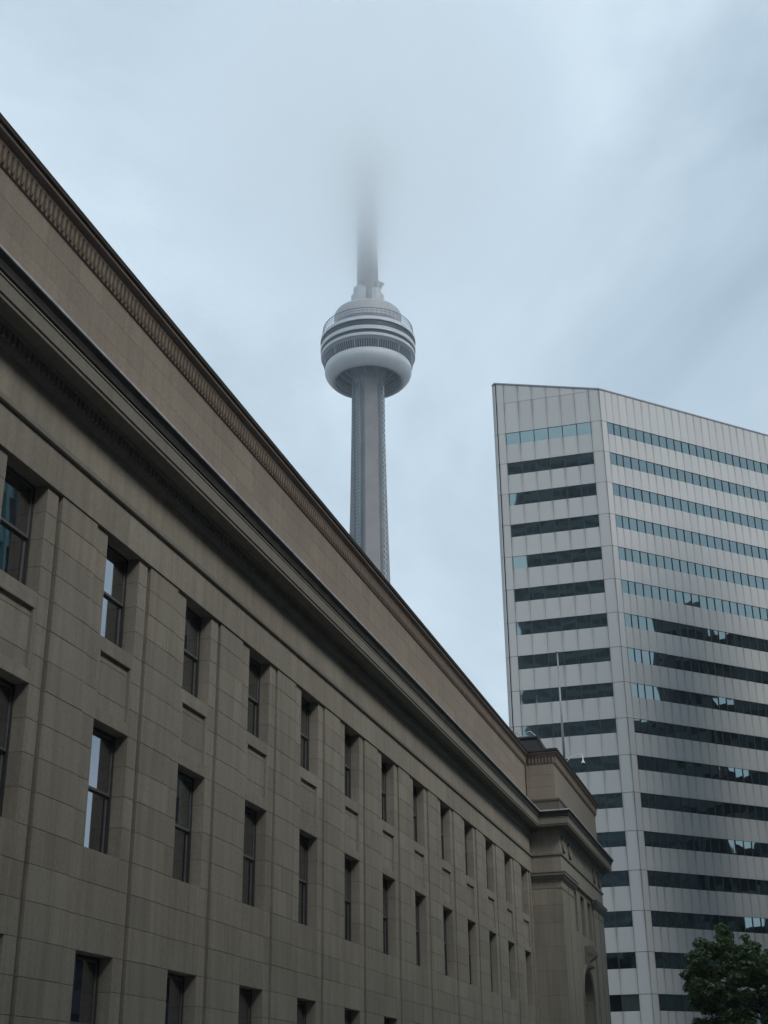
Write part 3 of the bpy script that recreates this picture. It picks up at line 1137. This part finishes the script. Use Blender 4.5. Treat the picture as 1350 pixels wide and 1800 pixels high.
TX, TY = at_old(90.68, 560.0)
tower = thing('observation_tower', 'tall concrete observation tower with a round pod, its top lost in low cloud', 'tower', (TX, TY, 0))
CONC = flat_mat('tower_concrete', (0.215, 0.205, 0.20), 0.9, 0, 0.13, 0.12)
PODW = flat_mat('pod_white', (0.55, 0.56, 0.555), 0.5, 0, 0.05, 0.2)
PODG = flat_mat('pod_grey', (0.26, 0.27, 0.28), 0.6, 0, 0.06, 0.2)
PODD = flat_mat('pod_dark_glass', (0.006, 0.018, 0.036), 0.5, 0, 0.1, 0.3)
TG = flat_mat('tower_glass', (0.11, 0.155, 0.18), 0.25, 0.2, 0.12, 0.4)
# towards the camera
CA = math.atan2(-13.5 - TY, -TX)
SIDE = Vector((math.sin(CA), -math.cos(CA)))      # image-left of the tower
FRONT = Vector((math.cos(CA), math.sin(CA)))
IMG_R = Vector((-math.sin(CA), math.cos(CA)))     # which way is right in the picture
if IMG_R.dot(Vector((rt.x, rt.y))) < 0:
    IMG_R = -IMG_R
arm_a = []
for deg in (8, 128, -112):
    t = R_(deg)
    arm_a.append(FRONT * math.cos(t) + IMG_R * math.sin(t))


def arm_len(z):
    # flares towards the ground
    t = max(0.0, (345 - z)) / 345
    return 7.1 + 3.4 * t + 22 * t ** 3.2


def arm_w(z):
    return 3.05 + 0.0055 * max(0, 310 - z)


HEXR = 6.5
lv = [0, 20, 40, 60, 80, 100, 120, 140, 160, 180, 200, 220, 240, 260, 280, 300, 320, 338]
sh = MB()
for d in arm_a:
    pn = Vector((-d.y, d.x))
    vs = []
    for z in lv:
        a, w = arm_len(z), arm_w(z)
        b_ = w * 0.86
        for (l, s) in ((0.3, -w), (a - 0.9, -w), (a, -b_), (a, b_), (a - 0.9, w), (0.3, w)):
            q = d * l + pn * s
            vs.append((q.x, q.y, z))
    fs = []
    for i in range(len(lv) - 1):
        for k in range(6):
            fs.append((i * 6 + k, i * 6 + (k + 1) % 6, (i + 1) * 6 + (k + 1) % 6, (i + 1) * 6 + k))
    fs.append(tuple((len(lv) - 1) * 6 + k for k in range(6)))
    leg = MB().raw(vs, fs).build('leg', CONC, tower)
# core between the legs with glazed lift shafts
hx = []
for i in range(3):
    d = -arm_a[i]
    pn = Vector((-d.y, d.x))
    for s in (-1, 1):
        q = d * (HEXR - 0.7) + pn * (s * 3.6)
        hx.append((math.atan2(q.y, q.x), (q.x, q.y)))
hx = [q for _, q in sorted(hx)]
MB().prism(hx, 0, 338).build('core', CONC, tower)
gst_top = {0: 322, 1: 312, 2: 312}
for i in range(3):
    d = -arm_a[i]
    pn = Vector((-d.y, d.x))
    top = 318
    # glass strip of the lift shaft
    def sl(mb, s0, s1, o0, o1, z0, z1):
        ps = [d * (HEXR + o) + pn * s for o, s in ((o0, s0), (o0, s1), (o1, s1), (o1, s0))]
        mb.prism([(p.x, p.y) for p in ps][::-1], z0, z1)
    gl = MB()
    sl(gl, -1.9, 1.9, -0.8, 0.3, 30, top)
    strip = gl.build('lift_shaft', TG, tower)
    rib = MB()
    z = 130
    while z < top:
        sl(rib, -1.95, 1.95, 0.3, 0.38, z, z + 0.3)
        z += 1.75
    rib.build('shaft_frame', flat_mat('shaft_frame_paint', (0.17, 0.205, 0.225), 0.5) if i == 0 else bpy.data.materials['shaft_frame_paint'], strip, kind='stuff')
    for s in (-2.35, 2.0):
        e_ = MB()
        sl(e_, s, s + 0.35, -0.8, 0.8, 0, top + 4)
        e_.build('shaft_fin', CONC, tower)
# white zigzag stair along the right hand leg
zz = MB()
rd = -arm_a[2]
pn = Vector((-rd.y, rd.x))
z, sgn = 120, 1
while z < 316:
    p = rd * (HEXR + 1.0) + pn * (0.9 * sgn)
    q = rd * (HEXR + 1.0) - pn * (0.9 * sgn)
    zz.tube((p.x, p.y, z), (q.x, q.y, z + 1.7), 0.26, 0.26, 5)
    z += 2.6
zz.build('stair', flat_mat('stair_white', (0.8, 0.82, 0.85), 0.4), tower, kind='stuff')
# radome ring
ring = [(15.6, 321.6), (15.7, 320.3), (16.4, 319.8), (17.2, 320.1), (18.2, 320.9), (19.2, 322.0), (20.1, 323.3), (20.6, 324.6), (20.75, 325.8), (20.6, 327.3), (20.2, 328.4), (19.5, 329.2), (18.7, 329.6), (16.0, 329.7)]
MB().lathe(ring, 128, closed=True).build('radome', PODW, tower, True)
MB().lathe([(15.5, 321.4), (15.2, 320.6), (15.6, 320.1)], 96).build('radome_lip', PODG, tower, True)
# underside of the pod: dark cone with radial struts
MB().lathe([(0, 334), (15.6, 329.5), (15.8, 326), (0.1, 326.6)], 96).build('underside', PODD, tower, True)
st = MB()
for i in range(12):
    t = 2 * math.pi * i / 12 + 0.13
    c, s = math.cos(t), math.sin(t)
    one = MB().tube((5.2 * c, 5.2 * s, 318.5), (15.2 * c, 15.2 * s, 327), 0.42, 0.42, 6)
    one.build('strut', PODG, tower)
MB().lathe([(6.4, 316.5), (8.1, 323), (8.3, 327), (0, 327)], 24).build('collar', PODG, tower)
# window storey with bars, then the bands of the pod
def band(name, r0, z0, r1, z1, m, th=1.2):
    MB().lathe([(r0, z0), (r1, z1), (r1 - th, z1), (r0 - th, z0)], 144, closed=True).build(name, m, tower, False)


band('lower_glazing', 20.5, 328.0, 21.5, 331.6, PODD)
bars = MB()
for i in range(120):
    t = 2 * math.pi * i / 120
    c, s = math.cos(t), math.sin(t)
    r = 0.16 if i % 10 else 0.42
    bars.tube((20.75 * c, 20.75 * s, 328.0), (21.75 * c, 21.75 * s, 331.7), r, r, 4)
bars.build('glazing_bar', PODG, tower, kind='stuff')
band('lower_soffit', 21.3, 331.55, 22.3, 333.0, PODG, 2)
band('fascia', 22.5, 333.0, 22.6, 334.4, PODW, 2)
band('deck_glazing', 22.0, 334.4, 22.1, 336.3, PODD, 2)
band('fascia', 22.75, 336.3, 22.8, 338.2, PODW, 2)
band('deck_glazing', 22.2, 338.2, 22.2, 341.4, PODD, 2)
band('fascia', 22.85, 341.4, 22.7, 343.2, PODW, 2)
MB().lathe([(0, 343.3), (22.6, 343.3), (22.6, 343.0)], 96).build('deck', PODG, tower)
rl = MB()
for i in range(64):
    t = 2 * math.pi * i / 64
    c, s = math.cos(t), math.sin(t)
    rl.tube((22.4 * c, 22.4 * s, 343.2), (21.6 * c, 21.6 * s, 348.3), .12, .12, 4)
    for rr, zz_ in ((22.1, 345.2), (21.85, 346.8), (21.6, 348.3)):
        t2 = 2 * math.pi * (i + 1) / 64
        rl.tube((rr * c, rr * s, zz_), (rr * math.cos(t2), rr * math.sin(t2), zz_), .10 if zz_ < 348 else .2, None, 4)
rl.build('edge_railing', flat_mat('rail_paint', (0.16, 0.17, 0.2), 0.5), tower, kind='stuff')
MB().lathe([(18.4, 343.3), (18.4, 347.6), (18.1, 347.9), (0, 348)], 96).build('inner_parapet', flat_mat('mauve_screen', (0.22, 0.20, 0.27), 0.6), tower)
MB().lathe([(16.4, 347), (16.4, 356.2), (15.9, 357.1), (14.8, 357.6), (0, 358)], 96).build('drum', flat_mat('drum_grey', (0.40, 0.39, 0.39), 0.6, 0, 0.06, .2), tower, True)
# upper shaft and the equipment shrouds round its foot
hexa = [(5.35 * math.cos(R_(60 * i + 20) + CA), 5.35 * math.sin(R_(60 * i + 20) + CA)) for i in range(6)]
vs = [(x_, y_, 357) for x_, y_ in hexa] + [(x_ * .92, y_ * .92, 447) for x_, y_ in hexa]
MB().raw(vs, [(i, (i + 1) % 6, 6 + (i + 1) % 6, 6 + i) for i in range(6)] + [(6, 7, 8, 9, 10, 11)]).build('upper_shaft', flat_mat('fade_lightened_concrete', (0.34, 0.34, 0.34), 0.9, 0, 0.1, 0.1), tower)  # cloud fade partly put into the upper shaft's paler colour
MB().lathe([(5, 444), (8.4, 447), (8.8, 452), (6, 457), (0, 458)], 48).build('sky_pod', PODW, tower)
MB().tube((0, 0, 457), (0, 0, 553), 2.6, 0.4, 12).build('antenna_mast', PODW, tower)
SHR = flat_mat('shroud_white', (0.50, 0.51, 0.51), 0.5, 0, 0.08, 0.4)
for deg, rr, w, z0, z1 in ((-48, 6.2, 3.0, 359, 371), (40, 6.3, 2.9, 358.5, 369.5), (78, 6.4, 2.2, 358, 368), (-95, 6.4, 2.2, 358.5, 369), (150, 6.2, 3, 359, 370), (205, 6.2, 3, 359, 371)):
    t = R_(deg)
    d = FRONT * math.cos(t) + IMG_R * math.sin(t)
    p = Vector((-d.y, d.x))
    ps = [d * (rr - 2.4) - p * w, d * (rr + .5) - p * w, d * (rr + 1.6) - p * (w * .45), d * (rr + 1.6) + p * (w * .45), d * (rr + .5) + p * w, d * (rr - 2.4) + p * w]
    mb = MB()
    k = 6
    vs = [(q.x, q.y, z0 + (1.5 if j in (0, 5) else 0)) for j, q in enumerate(ps)] + [(q.x, q.y, z1) for q in ps]
    mb.raw(vs, [tuple(range(5, -1, -1)), tuple(range(6, 12))] + [(i, (i + 1) % 6, 6 + (i + 1) % 6, 6 + i) for i in range(6)])
    mb.build('equipment_shroud', SHR, tower)
for deg, l in ((70, 7.5), (55, 6)):
    t = R_(deg)
    d = FRONT * math.cos(t) + IMG_R * math.sin(t)
    MB().tube((d.x * 6, d.y * 6, 371), (d.x * l, d.y * l, 374.5), .7, 1.3, 12).build('dish', SHR, tower)

# ------------------------------------------------------------------ street tree
tree = thing('street_tree', 'leafy green street tree in front of the white office block', 'tree', (82.0, -10.8, -0.35))


def leaf_material():
    m, nd, lk, b = mat('maple_leaf')
    r, pos = rnd_fac(nd, lk)
    rp_ = N(nd, 'ShaderNodeValToRGB')
    rp_.color_ramp.elements[0].color = (0.05, 0.09, 0.034, 1)
    rp_.color_ramp.elements[1].color = (0.18, 0.25, 0.095, 1)
    lk.new(r, rp_.inputs[0])
    lk.new(rp_.outputs[0], b.inputs['Base Color'])
    b.inputs['Roughness'].default_value = 0.5
    tr_ = N(nd, 'ShaderNodeBsdfTranslucent')
    tr_.inputs['Color'].default_value = (0.07, 0.12, 0.03, 1)
    mx_ = N(nd, 'ShaderNodeMixShader')
    mx_.inputs[0].default_value = 0.25
    lk.new(b.outputs[0], mx_.inputs[1])
    lk.new(tr_.outputs[0], mx_.inputs[2])
    lk.new(mx_.outputs[0], nd['Material Output'].inputs['Surface'])
    return m


BARK = flat_mat('bark', (0.07, 0.055, 0.042), 0.9, 0, 0.3, 8)
tk = MB()
trunk_pts = [(0, 0, 0, .21), (0.03, 0.02, 1.2, .17), (-0.05, 0.05, 3.0, .15), (0.05, -0.02, 5.0, .12), (0.0, 0.1, 7.4, .08), (0.1, 0.1, 9.6, .03)]
for a, b_ in zip(trunk_pts, trunk_pts[1:]):
    tk.tube(a[:3], b_[:3], a[3], b_[3], 9)
tk.build('trunk', BARK, tree, True)
tr_rng = random.Random(11)
clumps = []
lb = MB()
for i in range(54):
    z0 = 2.6 + 6.6 * (i / 53.0)
    ang = i * 2.4 + tr_rng.uniform(-.4, .4)
    reach = (4.2 * math.sin(math.pi * min(1, (11.3 - z0) / 9.6)) ** 0.7) * tr_rng.uniform(0.65, 1.05)
    rise = reach * tr_rng.uniform(0.35, 0.65)
    a = (0.02, 0.03, z0)
    mid = (math.cos(ang) * reach * .5, math.sin(ang) * reach * .5, z0 + rise * .35)
    b_ = (math.cos(ang) * reach, math.sin(ang) * reach, z0 + rise * .8)
    lb.tube(a, mid, .055, .035, 5)
    lb.tube(mid, b_, .035, .012, 5)
    for s in (0.5, 0.75, 0.92, 1.05):
        c = Vector((math.cos(ang) * reach * s, math.sin(ang) * reach * s, z0 + rise * s * .85))
        clumps.append((c + Vector((tr_rng.gauss(0, .3), tr_rng.gauss(0, .3), tr_rng.gauss(0, .25))), tr_rng.uniform(.36, .72)))
for i in range(12):
    clumps.append((Vector((tr_rng.gauss(0, .55), tr_rng.gauss(0, .55), tr_rng.uniform(8.6, 10.6))), tr_rng.uniform(.35, .6)))
clumps.append((Vector((0.1, 0.5, 11.0)), .3))
lb.build('branch', BARK, tree, True)
vs, fs = [], []
for c, r in clumps:
    n = int(250 * (r / .6) ** 2)
    for _ in range(n):
        d = Vector((tr_rng.gauss(0, 1), tr_rng.gauss(0, 1), tr_rng.gauss(0, 1))).normalized()
        rad = r * tr_rng.uniform(0.35, 1.0) ** 0.6
        p = c + Vector((d.x * rad, d.y * rad, d.z * rad * .72))
        nrm = (d * 0.6 + Vector((tr_rng.gauss(0, .5), tr_rng.gauss(0, .5), 0.8 + tr_rng.gauss(0, .4)))).normalized()
        t = nrm.orthogonal().normalized()
        t = Matrix.Rotation(tr_rng.uniform(0, 6.28), 3, nrm) @ t
        b_ = nrm.cross(t)
        s = tr_rng.uniform(.06, .115)
        k = len(vs)
        for (u, v, w) in ((-1.1, 0, -.1), (-.3, -.75, .1), (0.5, -.6, .08), (1.2, 0, -.15), (0.5, .6, .08), (-.3, .75, .1)):
            vs.append(p + t * (u * s) + b_ * (v * s) + nrm * (w * s))
        fs += [(k, k + 1, k + 2, k + 3), (k, k + 3, k + 4, k + 5)]
cm = MB().raw(vs, fs)
cr = cm.build('crown', leaf_material(), tree, kind='stuff')

# ------------------------------------------------------------------ the other side of the street (outside the frame; for window reflections, some sized or added to shade the fronts)
def street_block(label, x0, x1, y0, y1, h, wall, glass, storey=3.8, bay=3.2, frac=.55, proud=0.25, name='office_building'):
    t = thing(name, label, 'building', ((x0 + x1) / 2, (y0 + y1) / 2, 0))
    cx_, cy_ = (x0 + x1) / 2, (y0 + y1) / 2
    a0, a1, b0, b1 = x0 - cx_, x1 - cx_, y0 - cy_, y1 - cy_
    MB().box(a0, a1, b0, b1, 0, h).build('body', glass, t)
    sp = MB()
    z = 5.0
    e = proud
    while z < h - 1:
        zz1 = min(z + storey * (1 - frac), h + 0.4)
        sp.box(a0 - e, a1 + e, b0 - e, b0 + 0.0, z, zz1).box(a0 - e, a1 + e, b1, b1 + e, z, zz1)
        sp.box(a0 - e, a0, b0, b1, z, zz1).box(a1, a1 + e, b0, b1, z, zz1)
        z += storey
    sp.build('spandrel', wall, t, kind='stuff')
    pr_ = MB()
    x = a0
    while x < a1:
        pr_.box(x, x + 0.35, b1, b1 + e * 1.5, 0, h).box(x, x + 0.35, b0 - e * 1.5, b0, 0, h)
        x += bay
    y = b0
    while y < b1:
        pr_.box(a0 - e * 1.5, a0, y, y + 0.35, 0, h).box(a1, a1 + e * 1.5, y, y + 0.35, 0, h)
        y += bay
    pr_.build('pier', wall, t, kind='stuff')
    MB().box(a0 - .4, a1 + .4, b0 - .4, b1 + .4, h, h + 1.2).build('parapet', wall, t)
    return t


DW = flat_mat('dark_cladding', (0.045, 0.06, 0.066), 0.6)
DGL = flat_mat('dark_tower_glass', (0.012, 0.022, 0.028), 0.08, 0.0)
DGL2 = flat_mat('dark_teal_tower_glass', (0.035, 0.07, 0.078), 0.08)
DW2 = flat_mat('grey_teal_cladding', (0.10, 0.125, 0.13), 0.6)
TW = flat_mat('teal_cladding', (0.10, 0.26, 0.25), 0.4)
TGL = flat_mat('teal_tower_glass', (0.07, 0.20, 0.20), 0.1, 0.3)
BST = flat_mat('brown_brick', (0.085, 0.065, 0.05), 0.9)
street_block('teal glass office slab across the street, opposite the station', 61, 77.6, -75, -37, 60, TW, TGL)
street_block('narrow dark brick office block beside the teal glass slab', 78.1, 82.5, -70, -37, 52, DW, DGL)
street_block('tall dark glass tower across the street, opposite the corner pavilion', 110, 124, -42, -36, 88, DW, DGL)
street_block('dark glass tower with a lower roof, second beyond the teal slab', 132.6, 138.4, -50, -36, 60.3, DW2, DGL)
street_block('low dark link building between two glass towers', 124.5, 132.2, -50, -38, 46, DW2, DGL)
street_block('dark glass tower level with the far end of the white office block', 142.2, 172, -52, -36, 57, DW2, DGL2)
lk_ = street_block('unseen glazed link block added with bridges between two dark towers', 138.9, 141.8, -50, -40, 14, DW, DGL)
for zb in range(17, 54, 9):
    MB().box(-1.6, 1.6, -5, 7, zb, zb + 4.6).build('added_bridge', DGL, lk_)  # bridges added to split the mirrored sky gap into patches
street_block('low dark brick building in the gap between the glass buildings', 87, 106, -60, -38, 17, DW, DGL)
street_block('taller dark glass tower farthest along the street', 180, 262, -66, -36, 96, DW2, DGL)
street_block('broad brown brick hotel block across the street, facing the station', -40, 60, -80, -36, 46, BST, DGL, 3.5, 3.0, .45)
street_block('unseen tall dark tower added across the street to shade the window reveals', -90, -42, -80, -36, 110, DW, DGL)  # added to keep side light off the station's reveals and pavilion side
street_block('very tall dark skyscraper down the street behind the photographer', -125, -82, 6, 42.1, 173.6, DW2, DGL)

# ------------------------------------------------------------------ air: thin haze, and the low cloud that hides the tower top
def vol_mat(name):
    m = bpy.data.materials.new(name)
    m.use_nodes = True
    m.node_tree.nodes.remove(m.node_tree.nodes['Principled BSDF'])
    v = m.node_tree.nodes.new('ShaderNodeVolumePrincipled')
    m.node_tree.links.new(v.outputs[0], m.node_tree.nodes['Material Output'].inputs['Volume'])
    return m, v


hm, hvn = vol_mat('haze_air')
hvn.inputs['Color'].default_value = (0.80, 0.90, 1.0, 1)
hvn.inputs['Density'].default_value = 0.00018
hvn.inputs['Anisotropy'].default_value = 0.3
hz = MB().box(-420, 900, -400, 760, -1.2, 560).build('haze', hm, kind='stuff')

cmx, cvn = vol_mat('low_cloud')
cvn.inputs['Color'].default_value = (1.0, 1.0, 1.0, 1)
cvn.inputs['Anisotropy'].default_value = 0.93
nd, lk = cmx.node_tree.nodes, cmx.node_tree.links
g_ = nd.new('ShaderNodeTexCoord')
sep = nd.new('ShaderNodeSeparateXYZ')
lk.new(g_.outputs['Object'], sep.inputs[0])
rise = N(nd, 'ShaderNodeMapRange')           # nothing below the base, thick further up
rise.inputs[1].default_value = -84.0
rise.inputs[2].default_value = 25.0
rise.inputs[3].default_value = 0.0
rise.inputs[4].default_value = 1.0
sq = N(nd, 'ShaderNodeMath', operation='MULTIPLY')
sq2 = N(nd, 'ShaderNodeMath', operation='MULTIPLY')
sq2.inputs[1].default_value = 0.19
lk.new(rise.outputs[0], sq.inputs[0])
lk.new(rise.outputs[0], sq.inputs[1])
lk.new(sq.outputs[0], sq2.inputs[0])
lk.new(sep.outputs[2], rise.inputs[0])
sc_ = N(nd, 'ShaderNodeVectorMath', operation='MULTIPLY')
sc_.inputs[1].default_value = (1 / 120.0, 1 / 120.0, 0.0)
lk.new(g_.outputs['Object'], sc_.inputs[0])
ln = N(nd, 'ShaderNodeVectorMath', operation='LENGTH')
lk.new(sc_.outputs[0], ln.inputs[0])
fal = N(nd, 'ShaderNodeMapRange', interpolation_type='SMOOTHSTEP')
fal.inputs[1].default_value = 0.25
fal.inputs[2].default_value = 1.0
fal.inputs[3].default_value = 1.0
fal.inputs[4].default_value = 0.0
lk.new(ln.outputs['Value'], fal.inputs[0])
nz = N(nd, 'ShaderNodeTexNoise', Scale=0.03, Detail=3.0)
lk.new(g_.outputs['Object'], nz.inputs['Vector'])
nzr = N(nd, 'ShaderNodeMapRange')
nzr.inputs[1].default_value = 0.3
nzr.inputs[2].default_value = 0.7
nzr.inputs[3].default_value = 0.3
nzr.inputs[4].default_value = 1.6
lk.new(nz.outputs['Fac'], nzr.inputs[0])
mA = N(nd, 'ShaderNodeMath', operation='MULTIPLY')
mB_ = N(nd, 'ShaderNodeMath', operation='MULTIPLY')
cap_ = N(nd, 'ShaderNodeMath', operation='MINIMUM')
cap_.inputs[1].default_value = 0.045
lk.new(sq2.outputs[0], cap_.inputs[0])
lk.new(cap_.outputs[0], mA.inputs[0])
lk.new(fal.outputs[0], mA.inputs[1])
lk.new(mA.outputs[0], mB_.inputs[0])
lk.new(nzr.outputs[0], mB_.inputs[1])
lk.new(mB_.outputs[0], cvn.inputs['Density'])
prof = [(0.0, -85.0), (121, -85.0), (121, 80.0), (0.0, 80.0)]
cl = MB().lathe(prof, 32).build('cloud', cmx, kind='stuff', loc=(TX + FRONT.x * 42, TY + FRONT.y * 42, 420))
